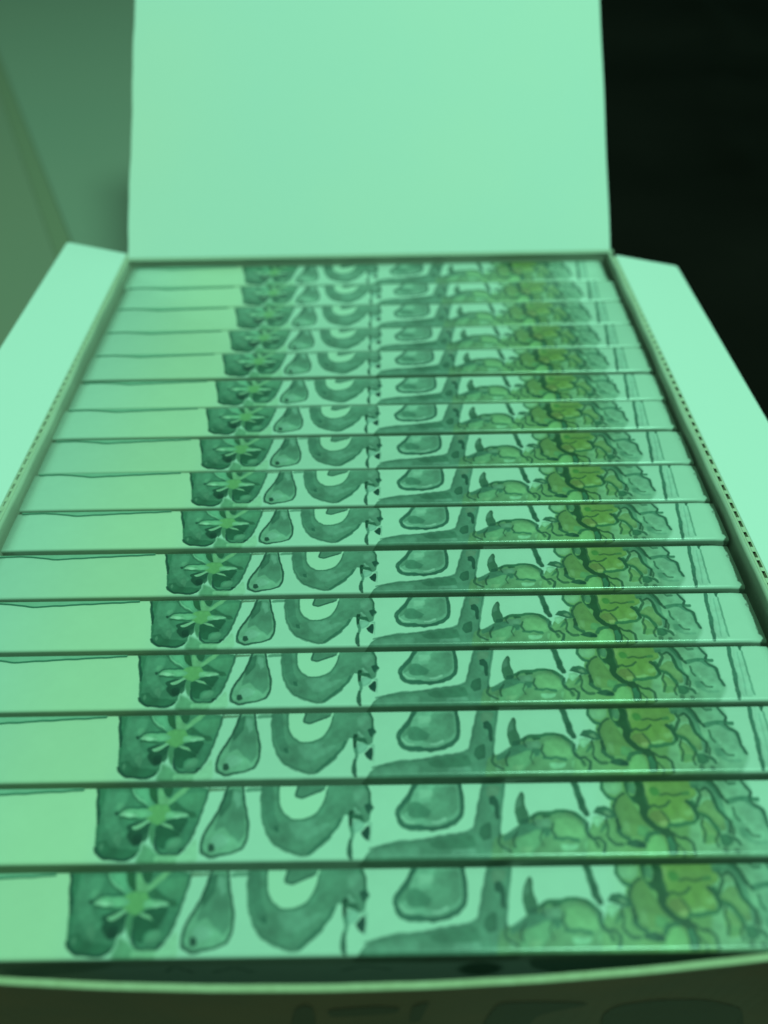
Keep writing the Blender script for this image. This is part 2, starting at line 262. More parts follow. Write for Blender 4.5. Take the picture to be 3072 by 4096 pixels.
 ('p',(92,184,120),1,0.6,[(33.96,4.98),(35.77,5.89),(37.98,6.8),(39.27,6.65),(39.49,5.57),(38.33,3.85),(37.19,3.08),(36.77,1.91),(32.92,1.83),(32.89,3.67)]),
 ('p',(112,200,132),0.7,0.6,[(34.69,3.64),(37.03,3.74),(36.35,2.57),(34.28,2.47)]),
 ('p',(100,186,130),0.8,0.4,[(30.84,3.69),(31.91,4.08),(32.32,3.15),(31.71,2.37),(30.7,2.51)]),
 ('p',(84,162,116),0.9,0.5,[(37.77,9.0),(41.22,9.09),(41.26,7.71),(39.55,6.78),(38.06,7.35)]),
 ('p',(38,116,72),0.9,0.4,[(39.5,9.95),(41.37,10.06),(41.52,9.36),(39.9,9.11)]),
 ('p',(94,180,112),1,0.5,[(41.59,8.12),(42.25,8.94),(43.94,9.6),(45.79,9.58),(46.93,8.59),(47.59,7.21),(47.89,5.32),(46.24,4.8),(44.78,5.36),(42.47,5.53),(41.37,6.76)]),
 ('p',(110,204,144),0.8,0.5,[(42.49,4.06),(46.09,4.01),(45.69,3.22),(43.29,2.73),(42.57,3.0)]),
 ('p',(100,192,124),0.7,0.6,[(47.19,4.39),(48.51,4.51),(48.51,3.18),(47.13,2.68)]),
 ('l',(46,130,82),0.9,0.8,[(37.29,9.28),(38.45,10.03),(40.08,10.29),(41.96,10.47),(44.37,10.6),(45.91,10.27),(47.08,9.42),(48.19,8.3)]),
 ('l',(48,128,84),0.85,0.7,[(41.52,5.27),(43.18,5.11),(44.0,5.37),(44.71,4.96),(45.97,4.74)]),
 ('p',(52,132,88),0.7,0.5,[(39.11,7.33),(41.2,7.3),(40.44,5.82),(39.75,5.56)]),
 ('l',(40,116,78),0.9,1.5,[(47.43,16.58),(47.82,14.96),(48.07,12.65)]),
 ('l',(36,110,74),0.9,1.2,[(48.07,12.65),(48.18,11.08),(48.76,9.95)]),
 ('l',(60,140,96),0.8,1.0,[(47.98,8.58),(48.56,6.11),(49.07,4.76)]),
 ('p',(44,122,74),0.9,0.4,[(49.12,4.36),(50.28,4.35),(50.46,3.29),(49.43,3.3)]),
 ('p',(90,172,104),1,0.4,[(48.45,6.11),(49.7,8.55),(51.22,8.25),(52.41,8.93),(53.17,8.78),(53.87,9.6),(53.89,11.56),(54.26,12.7),(53.16,13.86),(52.75,15.18),(53.2,17.38),(73.86,17.51),(68.57,-0.71),(46.44,-0.41)]),
 ('p',(98,184,134),1,2.2,[(71.71,17.44),(82.98,17.27),(83.68,14.9),(83.02,13.31),(84.55,11.15),(85.15,9.46),(84.77,7.26),(85.49,5.63),(84.92,4.03),(82.25,0.81),(67.09,1.01)]),
 ('p',(104,192,138),0.8,0.5,[(53.56,16.49),(57.5,16.43),(57.11,14.67),(55.31,13.83),(53.76,14.14),(53.43,15.17)]),
 ('l',(48,130,88),0.9,0.8,[(53.28,16.79),(52.96,15.17),(53.33,14.0),(54.22,13.13),(55.12,12.97)]),
 ('p',(118,214,152),0.95,0.4,[(49.86,9.38),(51.13,9.78),(52.18,9.07),(51.61,8.25),(50.35,7.17),(49.65,8.28)]),
 ('p',(54,136,92),1,0.35,[(49.92,10.35),(51.18,11.32),(52.68,11.51),(53.9,11.0),(54.69,9.73),(54.15,9.04),(52.67,8.92),(52.0,9.49),(50.66,10.06)]),
 ('p',(100,178,124),0.9,0.4,[(52.07,10.46),(53.15,10.59),(53.77,9.74),(53.32,9.47),(52.48,9.9)]),
 ('p',(52,134,86),0.85,0.5,[(52.01,8.24),(52.42,7.69),(51.38,6.48),(50.52,6.08),(51.13,7.16)]),
 ('l',(34,104,66),0.95,1.0,[(54.58,8.62),(54.71,7.38),(54.47,6.3)]),
 ('l',(46,124,82),0.95,1.1,[(54.47,6.3),(55.07,5.48),(55.99,4.93)]),
 ('p',(86,160,92),1,0.5,[(54.55,11.55),(55.65,13.54),(57.25,14.09),(58.16,13.36),(58.8,11.49),(59.46,9.8),(60.12,8.13),(61.09,6.75),(59.72,5.42),(58.14,5.3),(56.82,5.19),(55.65,5.74),(55.23,7.37),(54.86,9.31)]),
 ('p',(76,172,112),0.7,0.5,[(58.68,7.6),(61.16,7.02),(59.69,5.28),(57.95,5.58)]),
 ('p',(98,176,112),0.7,0.5,[(55.67,8.19),(57.04,8.45),(56.87,6.54),(56.43,5.73),(55.57,6.55)]),
 ('p',(44,122,82),0.95,0.5,[(57.83,16.72),(58.92,16.7),(58.86,15.23),(58.09,14.22),(59.13,12.91),(59.13,11.77),(58.5,12.49),(57.58,14.38)]),
 ('p',(70,152,112),0.9,0.5,[(58.58,16.41),(60.21,16.38),(59.6,13.77),(58.59,14.07),(58.25,14.95)]),
 ('p',(30,100,62),0.97,0.45,[(60.01,16.68),(61.5,16.66),(61.55,14.61),(61.27,12.88),(61.52,11.17),(60.98,9.5),(61.56,8.66),(62.59,7.54),(63.5,6.98),(64.67,6.97),(65.29,5.88),(65.53,3.87),(65.25,1.91),(63.31,1.8),(63.57,3.76),(63.47,5.36),(62.48,6.05),(61.16,7.02),(59.92,8.4),(59.4,10.08),(59.86,11.48),(59.0,12.34),(58.46,13.5),(59.56,13.62),(60.07,15.21)]),
 ('p',(52,146,104),0.9,0.5,[(63.66,5.09),(64.63,5.35),(64.98,3.75),(64.74,1.91),(63.53,1.67),(63.75,3.5)]),
 ('l',(46,126,84),0.95,0.9,[(59.53,4.62),(60.27,5.54),(61.31,6.07),(62.48,6.05)]),
 ('p',(96,190,120),1,0.4,[(57.94,2.27),(59.59,3.82),(60.95,5.13),(61.86,5.65),(62.79,5.24),(63.18,3.77),(63.28,2.19),(62.69,0.91),(57.63,0.98)]),
 ('p',(34,108,76),0.95,0.5,[(54.98,3.89),(56.18,4.66),(57.53,4.91),(59.21,4.36),(59.21,3.3),(57.87,3.05),(56.17,3.47)]),
 ('p',(20,96,70),0.9,0.4,[(57.73,4.11),(59.4,4.09),(59.08,3.3),(57.55,3.32)]),
 ('p',(50,124,74),0.8,0.5,[(49.15,4.36),(50.18,4.35),(50.37,3.42),(49.53,3.04)]),
 ('p',(92,166,88),1,0.5,[(61.84,16.95),(71.74,16.8),(72.28,14.88),(71.96,13.29),(69.99,12.46),(70.12,11.04),(70.51,9.63),(69.94,8.53),(70.27,7.84),(66.99,7.34),(65.13,7.23),(63.53,7.12),(62.59,7.54),(61.56,8.66),(60.98,9.5),(61.52,11.17),(61.27,12.88),(61.55,14.61)]),
 ('p',(90,166,82),0.9,0.8,[(64.42,13.69),(68.78,13.92),(68.8,11.06),(65.64,9.15),(64.8,10.0),(61.38,11.17),(62.07,12.87)]),
 ('p',(108,180,108),0.8,0.6,[(61.83,16.36),(63.05,16.34),(62.15,14.31),(61.57,13.59)]),
 ('p',(106,188,116),0.7,0.6,[(68.3,10.23),(70.04,10.76),(70.38,9.64),(68.78,9.1)]),
 ('p',(96,152,86),0.75,0.6,[(61.97,10.32),(63.93,10.71),(64.85,9.16),(65.08,8.05),(63.18,7.81),(61.89,8.38),(61.24,9.49)]),
 ('p',(122,190,118),0.8,0.5,[(63.06,8.36),(64.5,8.34),(64.38,7.38),(63.21,7.4)]),
 ('p',(112,200,128),0.8,0.6,[(65.16,8.33),(67.66,8.84),(69.0,8.0),(65.42,7.36)]),
 ('d',(54,142,70),0.9,1.2,[(63.66,14.43)]),
 ('p',(60,148,86),0.8,0.6,[(69.13,14.2),(70.82,14.47),(70.84,13.6),(69.2,13.48)]),
 ('l',(50,136,84),0.9,0.6,[(64.55,7.04),(65.68,7.36),(67.54,7.47),(69.22,7.86),(70.46,8.53)]),
 ('p',(46,130,86),0.95,0.45,[(69.71,12.22),(70.99,12.49),(71.63,11.49),(71.09,10.51),(71.37,9.66),(71.1,8.28),(70.33,7.88),(70.35,8.85),(70.62,9.81),(70.19,11.08)]),
 ('l',(52,138,90),0.9,0.9,[(64.93,7.28),(67.11,7.59),(69.42,7.89),(70.45,8.29)]),
 ('l',(44,126,82),0.95,1.1,[(71.23,10.08),(72.42,9.65),(73.41,8.52),(73.99,7.42),(74.27,6.19)]),
 ('p',(90,162,98),0.9,0.6,[(71.64,11.06),(73.86,12.73),(74.98,12.43),(75.04,10.45),(76.37,8.76),(75.94,6.57),(75.04,6.18),(74.24,7.83),(72.99,9.78),(71.49,10.08)]),
 ('p',(92,168,98),0.8,0.6,[(71.56,8.97),(73.34,7.43),(74.14,5.79),(73.83,3.92),(71.15,3.57),(70.71,5.57)]),
 ('p',(74,156,98),0.7,0.8,[(71.22,5.56),(73.54,5.53),(73.14,4.2),(71.01,3.96)]),
 ('p',(70,152,112),0.9,0.7,[(71.54,16.85),(76.19,16.92),(76.65,14.86),(77.15,12.97),(76.93,10.14),(77.37,8.19),(76.59,6.16),(75.52,5.23),(76.2,6.57),(76.19,9.04),(75.39,10.72),(75.19,12.71),(74.46,14.75),(72.8,15.06),(71.36,15.23)]),
 ('l',(50,132,92),0.8,1.0,[(75.48,16.34),(76.38,14.86),(77.19,13.11)]),
 ('l',(52,134,92),0.8,0.8,[(75.46,12.71),(75.61,10.58),(76.58,9.03),(77.33,8.06)]),
 ('p',(60,142,104),0.8,0.5,[(71.66,15.81),(73.18,15.94),(72.62,14.92),(71.45,15.08)]),
 ('p',(100,178,124),0.6,0.5,[(73.21,14.62),(74.82,14.16),(74.75,13.01),(73.19,13.17)]),
 ('p',(46,132,90),0.9,0.5,[(74.4,5.79),(76.12,5.49),(76.73,4.15),(75.37,3.11),(73.96,3.53)]),
 ('l',(42,122,84),0.8,0.8,[(76.25,5.09),(77.37,4.54),(77.97,3.6)]),
 ('l',(112,204,152),0.8,0.5,[(77.2,5.61),(78.18,4.66),(78.48,3.99)]),
 ('p',(76,160,116),0.5,1.4,[(78.51,10.96),(79.98,8.15),(79.95,6.11),(81.05,4.75),(79.55,4.11),(78.14,5.73),(77.5,8.19)]),
 ('p',(66,150,108),0.7,0.8,[(78.49,6.81),(80.18,6.78),(80.41,5.16),(78.53,4.92)]),
 ('l',(62,146,104),0.9,0.9,[(77.9,11.96),(79.1,12.37),(80.52,12.63),(81.36,12.76)]),
 ('l',(56,142,98),0.9,0.9,[(81.36,12.76),(82.82,12.74),(84.21,12.51)]),
 ('l',(76,160,118),0.9,0.7,[(82.42,16.39),(82.92,15.06),(83.44,14.17),(82.97,13.17)]),
 ('l',(70,156,112),0.9,0.9,[(82.02,12.33),(83.1,11.17),(84.36,10.59),(84.66,9.19),(84.48,7.54),(85.07,5.9)]),
 ('l',(80,164,120),0.6,0.6,[(83.34,3.92),(80.78,3.96),(79.72,4.64)]),
 ('p',(118,208,156),0.5,0.5,[(80.02,8.29),(80.67,8.28),(80.32,7.6),(79.8,7.61)]),
 ('d',(44,112,78),0.7,0.8,[(74.7,2.6)]),
 ('d',(44,112,78),0.6,0.8,[(76.95,2.43)]),
 ('p',(108,196,150),0.5,0.5,[(90.49,17.83),(92.57,17.79),(91.17,2.45),(87.79,2.51)]),
 ('l',(50,132,94),0.9,1.0,[(89.66,17.85),(88.96,13.29),(88.4,8.15),(87.41,2.17)]),
 ('l',(78,162,120),0.8,0.5,[(92.18,15.11),(91.73,9.54),(91.25,3.14)]),
 ('l',(96,184,140),0.6,0.4,[(91.03,14.76),(90.43,9.56),(89.42,3.17)]),
 ('p',(38,116,80),0.95,0.35,[(91.59,18.0),(93.67,17.96),(91.73,14.82)]),
 ('l',(34,104,70),0.8,0.7,[(48.45,6.11),(49.02,5.03),(50.36,5.28),(51.31,4.2),(50.67,2.37)]),
 ('l',(34,104,70),0.7,0.6,[(52.12,4.99),(53.18,3.91),(54.72,3.89)]),
 ('l',(34,104,70),0.7,0.6,[(52.38,8.79),(52.62,7.41),(52.02,5.79),(52.45,4.72)]),
 ('l',(34,104,70),0.75,0.6,[(54.55,11.55),(54.46,9.87),(54.68,8.48)]),
 ('l',(34,104,70),0.7,0.6,[(57.25,14.09),(55.75,13.39),(54.55,11.55)]),
 ('l',(34,104,70),0.8,0.7,[(65.29,5.88),(66.36,5.05),(67.65,5.04),(68.64,3.96),(68.55,1.86)]),
 ('l',(34,104,70),0.7,0.6,[(65.75,3.73),(66.48,2.67),(66.3,1.12)]),
 ('l',(34,104,70),0.7,0.6,[(61.65,11.17),(62.85,11.72),(63.5,11.14),(65.17,11.4),(66.22,12.38)]),
 ('l',(34,104,70),0.6,0.55,[(64.69,13.69),(66.1,13.96),(67.29,13.36),(69.05,13.91)]),
 ('l',(34,104,70),0.7,0.6,[(61.7,16.36),(61.55,14.61),(61.46,12.59),(61.62,11.03)]),
 ('l',(34,104,70),0.6,0.5,[(63.85,10.43),(64.85,9.16),(65.05,7.92)]),
 ('l',(34,104,70),0.85,0.8,[(69.71,12.22),(70.57,11.5),(71.0,10.23),(71.17,8.97)]),
 ('l',(34,104,70),0.8,0.7,[(72.62,14.92),(72.87,13.47),(71.97,12.19),(71.25,11.07)]),
 ('l',(34,104,70),0.75,0.7,[(76.11,16.63),(77.06,14.42),(77.32,12.68),(77.9,11.96)]),
 ('l',(34,104,70),0.8,0.7,[(73.34,14.62),(74.55,15.04),(75.27,13.86),(75.29,12.14),(75.57,10.44),(76.54,8.89),(77.28,7.92),(76.55,6.02)]),
 ('l',(34,104,70),0.7,0.6,[(72.0,9.1),(71.26,7.46),(71.64,6.09),(70.83,4.23)]),
 ('l',(34,104,70),0.7,0.6,[(77.28,7.92),(77.59,6.82),(77.03,5.48)]),
 ('l',(34,104,70),0.65,0.55,[(78.65,10.96),(78.64,9.28),(79.06,8.17)]),
 ('l',(34,104,70),0.6,0.6,[(80.09,6.51),(80.76,5.43),(82.22,5.14)]),
 ('l',(34,104,70),0.75,0.6,[(82.38,16.68),(82.92,15.06),(83.46,14.03),(82.92,13.03)]),
 ('l',(34,104,70),0.7,0.6,[(82.68,12.32),(83.49,11.17),(84.57,10.45),(84.73,8.64),(84.51,7.27),(85.23,5.63)]),
 ('l',(34,104,70),0.6,0.6,[(78.63,16.89),(79.39,15.84),(80.79,15.97)]),
 ('l',(34,104,70),0.7,0.6,[(74.4,5.79),(73.22,4.46),(73.59,3.14)]),
 ('l',(34,104,70),0.7,0.6,[(30.7,5.96),(30.15,4.5),(30.71,3.7),(32.41,2.88)]),
 ('l',(34,104,70),0.7,0.6,[(34.3,6.59),(33.35,5.25),(33.41,3.66)]),
 ('l',(34,104,70),0.6,0.5,[(39.25,6.52),(38.53,5.18),(39.1,3.84)]),
 ('l',(34,104,70),0.7,0.55,[(41.59,8.12),(41.11,6.76),(41.7,5.54)]),
 ('l',(34,104,70),0.6,0.5,[(38.18,9.97),(37.47,8.73),(38.12,7.76)]),
 ('l',(34,104,70),0.7,0.6,[(48.66,8.02),(47.88,6.66),(48.4,5.31),(49.77,4.36)]),
]
for q in ART: stroke(*q)
gz = (sstep(50, 60, XS)*(1-sstep(70, 84, XS)))[None, :, None]; img *= 1-gz*np.array([.04, .07, .24])       # one broad olive glaze over the foliage
# deepen the pigment
lum = (img @ np.array([.25, .6, .15])); lp = float(pap @ np.array([.25, .6, .15]))
f_c = np.clip(lum/lp, .02, 1)**.30; img *= f_c[..., None]
# what the artwork does further down, on the front of the pack
for q in (('p', 'wash', .5, .8, [(-52, .4), (-40, .4), (-44, -4), (-60, -9), (-64, -4)]),
          ('d', 'deep', .95, 5.2, [(26, -7)]), ('p', 'deep', .8, 1, [(34, .4), (104, .4), (104, -20), (60, -20), (36, -8)]),
          ('l', 'ink', .6, .8, [(-33, -6), (-31, -3), (-28, -7)]), ('l', 'ink', .6, .8, [(-24, -7), (-20, -4), (-17, -7)]),
          ('l', 'ink', .6, .7, [(0, -7), (4, -4), (9, -7)])): stroke(*q)
# shade of the gaps between packs, painted into the print over the front edge
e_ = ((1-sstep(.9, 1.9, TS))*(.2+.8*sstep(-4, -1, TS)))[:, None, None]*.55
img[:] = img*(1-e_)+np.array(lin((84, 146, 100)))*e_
# ragged, darker right-hand end of the print
rag = 98.9+.9*(N2-.5)+.25*(N1-.5)
a = sstep(-.15, .25, XS[None, :]-rag)[..., None]; img[:] = img*(1-a)+np.array(lin((52, 96, 66)))*a
img[:] = img/np.array(EW)
img = np.clip(img, .004, .86)
image = bpy.data.images.new('watercolour_print', W_, H_, float_buffer=True)
image.colorspace_settings.name = 'Non-Color'
buf = np.ones((H_, W_, 4), np.float32); buf[..., :3] = img
image.pixels.foreach_set(buf.ravel()); image.update(); image.pack()

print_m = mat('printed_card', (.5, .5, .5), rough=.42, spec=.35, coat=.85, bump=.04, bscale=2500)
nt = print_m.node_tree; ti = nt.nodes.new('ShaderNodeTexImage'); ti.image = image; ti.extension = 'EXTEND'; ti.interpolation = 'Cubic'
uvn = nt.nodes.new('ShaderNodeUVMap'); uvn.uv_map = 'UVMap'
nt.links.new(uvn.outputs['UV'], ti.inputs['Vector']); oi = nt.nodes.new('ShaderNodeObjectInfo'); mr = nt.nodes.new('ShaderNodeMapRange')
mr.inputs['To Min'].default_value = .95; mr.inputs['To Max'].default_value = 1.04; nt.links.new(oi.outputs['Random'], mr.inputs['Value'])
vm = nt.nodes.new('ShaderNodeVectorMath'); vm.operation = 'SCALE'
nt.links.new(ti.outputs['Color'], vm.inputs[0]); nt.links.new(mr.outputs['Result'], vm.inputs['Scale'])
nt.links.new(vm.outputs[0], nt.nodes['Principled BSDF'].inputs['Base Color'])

board_in = mat('white_card_flap', own((160, 247, 204)), rough=.65, spec=.25, noise=(6, .35, own((155, 243, 197))), bump=.05, bscale=1500)
lid_m = mat('white_card_lid', own((149, 232, 182)), rough=.6, spec=.25, noise=(9, .3, own((141, 229, 186))), bump=.05, bscale=1500)
wall_m = mat('box_wall_card', (.57, .57, .47), rough=.6, spec=.3, noise=(60, .3, (.52, .53, .44)), bump=.12)
kraft = mat('cut_card_edge', (.66, .64, .50), rough=.85, spec=.1, noise=(500, .3, (.55, .54, .42)), bump=.25, bscale=3000)
tab_m = mat('paper_tab', own((84, 172, 122)), rough=.55, noise=(200, .3, own((96, 186, 136))))
tab_edge_m = mat('paper_tab_edge', own((44, 122, 84)), rough=.6)
brown = mat('brown_printed_front', (.175, .062, .026), rough=.6, noise=(35, .2, (.115, .05, .026)), bump=.1)  # brown print, with the shade of the front face darkened into it

# ------------------------------------------------------------------ display box
box = empty('display_box', (0, 134, -75))
tag(box, 'open white cardboard display box with its lid folded back, packed with slim printed cartons', 'box')
def child(o):
    o.parent = box; o.matrix_parent_inverse = Matrix.Translation(box.location).inverted(); return o
XL, XR, YB, ZT, ZB = -101.4, 103.4, 267.2, 3.0, -75.0
def rounded_wall(name, x_in, sgn, y0, y1, rr):
    # side wall: thin board whose top edge rolls over into the fold of the flap
    n = 8; ny = 60; v = []; F = []; t = rr+.4
    for j in range(ny+1):
        y = y0+(y1-y0)*j/ny; wob = 2.7*(1-float(sstep(55, 112, y)))*(sgn < 0)+.12*math.sin(y*.07)+.12*math.sin(y*.23+1)
        k_ = sstep(120, 265, y); r = rr*(1-k_)+.45*k_; prof = [(0, ZB+.2), (0, ZT-r)]
        for i in range(n+1):
            a = math.pi/2*i/n; prof.append((r*(1-math.cos(a)), ZT-r+r*math.sin(a)))
        prof = [(p[0]+(t-.4-r), p[1]) for p in prof]+[(t, ZT), (t, ZB+.2)]
        v += [(x_in+sgn*(p[0]+wob), y, p[1]) for p in prof]
    m_ = len(prof)
    for j in range(ny):
        for i in range(m_): F.append((j*m_+i, j*m_+(i+1) % m_, (j+1)*m_+(i+1) % m_, (j+1)*m_+i))
    F += [tuple(range(m_)), tuple(range(ny*m_, ny*m_+m_))[::-1]]
    return child(fix_normals(mesh(name, v, F, wall_m, smooth=False)))
rounded_wall('side_wall', -100.3, -1, -.4, YB-.2, 1.25)
rounded_wall('side_wall', 101.95, 1, -.4, YB-.2, .9)
def bxm(name, a, b, m, bevel=0):
    (x0, y0, z0), (x1, y1, z1) = a, b
    o = prism([(x0, y0), (x1, y0), (x1, y1), (x0, y1)], (0, 0, z1-z0), ((1, 0, 0), (0, 1, 0)), name, m, origin=(0, 0, z0), bevel=bevel)
    fix_normals(o); return o
child(bxm('back_wall', (XL-1.7, YB, ZB+.2), (XR+1.7, YB+1.6, ZT-.4), wall_m, .3))
child(bxm('box_floor', (XL, -.2, ZB+.2), (XR, YB-.2, ZB+1.6), wall_m))

# front wall: bowed outwards, brown printed outside with shade in its colour, pale cut edge on top
def yf(x): return min(.4, -4.4+.0006*(x+8)**2)
nx = 64; v = []; F = []
for j in range(nx+1):
    x = XL-1.7+(XR-XL+3.4)*j/nx
    for (dy, z) in ((0, ZB+.2), (0, 1.75), (-1.1, 1.75), (-1.1, ZB+.2)): v.append((x, yf(x)*(1 if z > 0 else .35)+dy-.1, z))
for j in range(nx):
    for i in range(4): F.append((j*4+i, (j+1)*4+i, (j+1)*4+(i+1) % 4, j*4+(i+1) % 4))
F += [(0, 1, 2, 3), tuple(nx*4+i for i in (3, 2, 1, 0))]
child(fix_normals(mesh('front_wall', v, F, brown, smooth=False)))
v = []; F = []
for j in range(nx+1):
    x = XL-1.7+(XR-XL+3.4)*j/nx; wz = .1*math.sin(x*.33)+.06*math.sin(x*1.1)
    for (dy, z) in ((.12, 1.76), (.05, 2.1+wz), (-.5, 2.3+wz), (-1.05, 2.1+wz), (-1.2, 1.76)): v.append((x, yf(x)+dy-.1, z))
for j in range(nx):
    for i in range(5): F.append((j*5+i, (j+1)*5+i, (j+1)*5+(i+1) % 5, j*5+(i+1) % 5))
child(fix_normals(mesh('front_rim', v, F, mat('pale_cut_rim', (.62, .58, .40), rough=.8, spec=.15, noise=(500, .3, (.5, .47, .3)), bump=.3, bscale=2500), smooth=True)))
# dark printed shapes on the outer front (flat print, laid just proud of the wall)
dark_print = mat('dark_front_print', (.07, .036, .02), rough=.65)
def front_shape(pts):
    v = []; n = len(pts)
    q = smooth_pts(pts, True)
    def yy(x, z): k_ = (z-(ZB+.2))/(1.75-ZB-.2); return (yf(x)*(.35+.65*k_))-1.2-.12
    v = [(x, yy(x, z), z) for x, z in q]
    child(mesh('front_print', v, [tuple(range(len(v)))], dark_print))
FS = [[(-11.0, -11.0), (-9.1, -7.6), (-7.6, -9.4), (-8.0, -21.8), (-10.2, -44.6), (-15.8, -44.3), (-12.7, -21.6)], [(10.8, -10.2), (13.9, -7.7), (13.2, -15.8), (12.4, -25.6), (10.4, -25.5), (10.4, -19.5)], [(-5.1, -12.2), (3.9, -9.9), (8.5, -11.9), (8.0, -16.5), (1.3, -18.1), (-5.0, -18.8)], [(27.0, -11.3), (34.0, -12.2), (43.4, -15.7), (44.8, -18.2), (41.3, -20.0), (35.6, -24.7), (34.6, -47.0), (24.7, -46.5), (25.9, -20.2)], [(51.0, -20.4), (58.7, -18.3), (69.4, -22.3), (80.1, -33.1), (89.6, -63.0), (54.5, -61.1), (49.4, -27.4)]]
for s_ in FS: front_shape(s_)

# perforated fold + flaps
def side_flap(sgn, xh, y0, y1, wid, ang, skew, lift):
    a = math.radians(ang)
    # fold strip with a row of slots cut through it
    v = []; F = []
    def quad(x0, x1, ya, yb, za=0.0, zb=0.0):
        i = len(v); v.extend([(x0, ya, ZT+za), (x1, ya, ZT+zb), (x1, yb, ZT+zb), (x0, yb, ZT+za)]); F.append((i, i+1, i+2, i+3))
    a0 = xh+sgn*1.05; a1 = xh+sgn*1.6; a2 = xh+sgn*2.5; a3 = xh+sgn*2.8
    quad(a0, a1, y0, y1, .06, .15); quad(a2, a3, y0, y1, .1, .12)
    y = y0
    while y < y1-3.7:
        k_ = float(sstep(150, 215, y)); g = (2.15+random.uniform(-.35, .35))*(1-.75*k_); b_ = 3.65-g+random.uniform(-.25, .25)
        quad(a1, a2, y+g, min(y1, y+g+b_), .22, .18)
        # slot walls, pressed down
        i = len(v); v.extend([(a1, y, ZT+.15), (a1, y+g, ZT+.15), (a1+sgn*.12, y+g, ZT-1.2), (a1+sgn*.12, y, ZT-1.2)]); F.append((i, i+1, i+2, i+3))
        i = len(v); v.extend([(a2, y, ZT+.1), (a2, y+g, ZT+.1), (a2-sgn*.12, y+g, ZT-1.2), (a2-sgn*.12, y, ZT-1.2)]); F.append((i, i+1, i+2, i+3))
        y += g+b_
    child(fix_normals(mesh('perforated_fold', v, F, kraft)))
    # dark strip under the slots, its colour stands for the shade inside them
    child(bxm('slot_shade_strip', (min(a1, a2)-.2*1, y0, ZT-1.5), (max(a1, a2)+.2, y1, ZT-1.25), mat('fold_shadow_liner', (.16, .15, .11), rough=.9)))
    # flap: board .9 thick with rounded outer corner
    L = y1-y0; n = 10; R = 5.0
    out = [(0, 0), (wid, 0)]
    top = L+skew
    for i in range(7):
        t = math.pi/2*i/6; out.append((wid-R+R*math.cos(t) if False else wid-1.6+1.6*math.cos(t), top-1.6+1.6*math.sin(t)))
    out += [(wid*.5, L+skew*.55), (0, L)]
    A_ = (sgn*math.cos(a), 0, math.sin(a)); nrm = Vector((-sgn*math.sin(a), 0, math.cos(a)))
    o = prism(out, tuple(nrm*-.9), (A_, (0, 1, 0)), 'side_flap', board_in, origin=(xh+sgn*2.82, y0, ZT+.35), bevel=.25)
    child(fix_normals(o)); return o
side_flap(1, 101.9, -1.5, 262.5, 26.3, -9, -2.5, 0)
side_flap(-1, -100.0, -1.5, 271.5, 24.9, 12, 1, 0)

# lid: leans back from the hinge at the back wall
EL = math.radians(40.5); LU = Vector((0, math.cos(EL), math.sin(EL))); LN = Vector((0, -math.sin(EL), math.cos(EL)))
lo = []; LL = 262
for j in range(41):
    s = LL*j/40; lo.append((XR+.2+.12*math.sin(s*.11)+.1*math.sin(s*.031), s))
left = []
for j in range(41):
    s = LL*j/40; left.append((-101.7+1.9*s/140+.22*math.sin(s*.1+2)+.12*math.sin(s*.31), s))
o = prism(lo+left[::-1], tuple(LN*-1.4), ((1, 0, 0), tuple(LU)), 'lid', lid_m, origin=(0, YB+.3, ZT+.1), bevel=.3)
child(fix_normals(o))
# hinge crease between back wall and lid
hv = []; HF = []
for j in range(41):
    x = XL-.6+(XR-XL+1.2)*j/40
    for i in range(6):
        t = i/5; hv.append((x, YB-.5+1.2*t, ZT-.9+1.0*math.sin(t*math.pi*.55)+.12*math.sin(x*.2)*t*(1-t)))
for j in range(40):
    for i in range(5): HF.append((j*6+i, (j+1)*6+i, (j+1)*6+i+1, j*6+i+1))
child(mesh('lid_hinge', hv, HF, wall_m, smooth=True))

# ------------------------------------------------------------------ slim printed packs
PT = 15.1; R1 = .85; HP = 68.0
def pack_mesh():
    prof = [(PT, -HP), (PT, -.35), (PT-.1, -.1), (PT-.35, 0)]
    for t in np.linspace(PT-1.5, R1+.6, 8): prof.append((float(t), .10*math.sin(math.pi*(t-R1)/(PT-R1))))
    for i in range(13):
        a = math.pi/2*i/12; prof.append((R1-R1*math.sin(a), -R1+R1*math.cos(a)))
    for z in (-1.6, -3, -6, -10, -16, -30, -HP): prof.append((0.0, z))
    arc = [0.0]
    for p, q in zip(prof, prof[1:]): arc.append(arc[-1]+math.hypot(q[0]-p[0], q[1]-p[1]))
    k0 = 3                                   # far top edge
    tt = [16.3-(s-arc[k0]) for s in arc]
    nx = 50; n = len(prof); v = []; uv = []; F = []
    for j in range(nx+1):
        x = -100+200.1*j/nx
        e = min(1, (100.35-abs(x-.05))/1.2) if abs(x-.05) > 99 else 1
        for (y, z), t in zip(prof, tt):
            bow = .12*math.sin(math.pi*(x+100)/200)
            v.append((x, y+bow if y < 8 else y, z-(1-e)*.5)); uv.append(((x-S0)/206, (t-T0)/38.5))
    for j in range(nx):
        for i in range(n-1): F.append((j*n+i, (j+1)*n+i, (j+1)*n+i+1, j*n+i+1))
    F += [tuple(range(n))[::-1], tuple(range(nx*n, nx*n+n))]
    return v, F, uv
YT = [265.4, 248.0, 231.2, 213.7, 197.8, 181.2, 165.4, 149.3, 133.0, 116.3, 99.8, 83.3, 66.7, 50.2, 32.9, 15.8]
GAP = [1.05, 1.0, 1.05, .8, 1.7, 1.0, 1.45, 1.0, 1.3, 2.0, 1.7, 1.4, 1.5, 1.55, 1.5, 1.0]
XO = [0, 1.5, 1.3, 1.3, 1.1, 1.1, .3, .9, .6, 1.0, -.4, -1.1, -.4, -1.2, -1.8, -2.6]
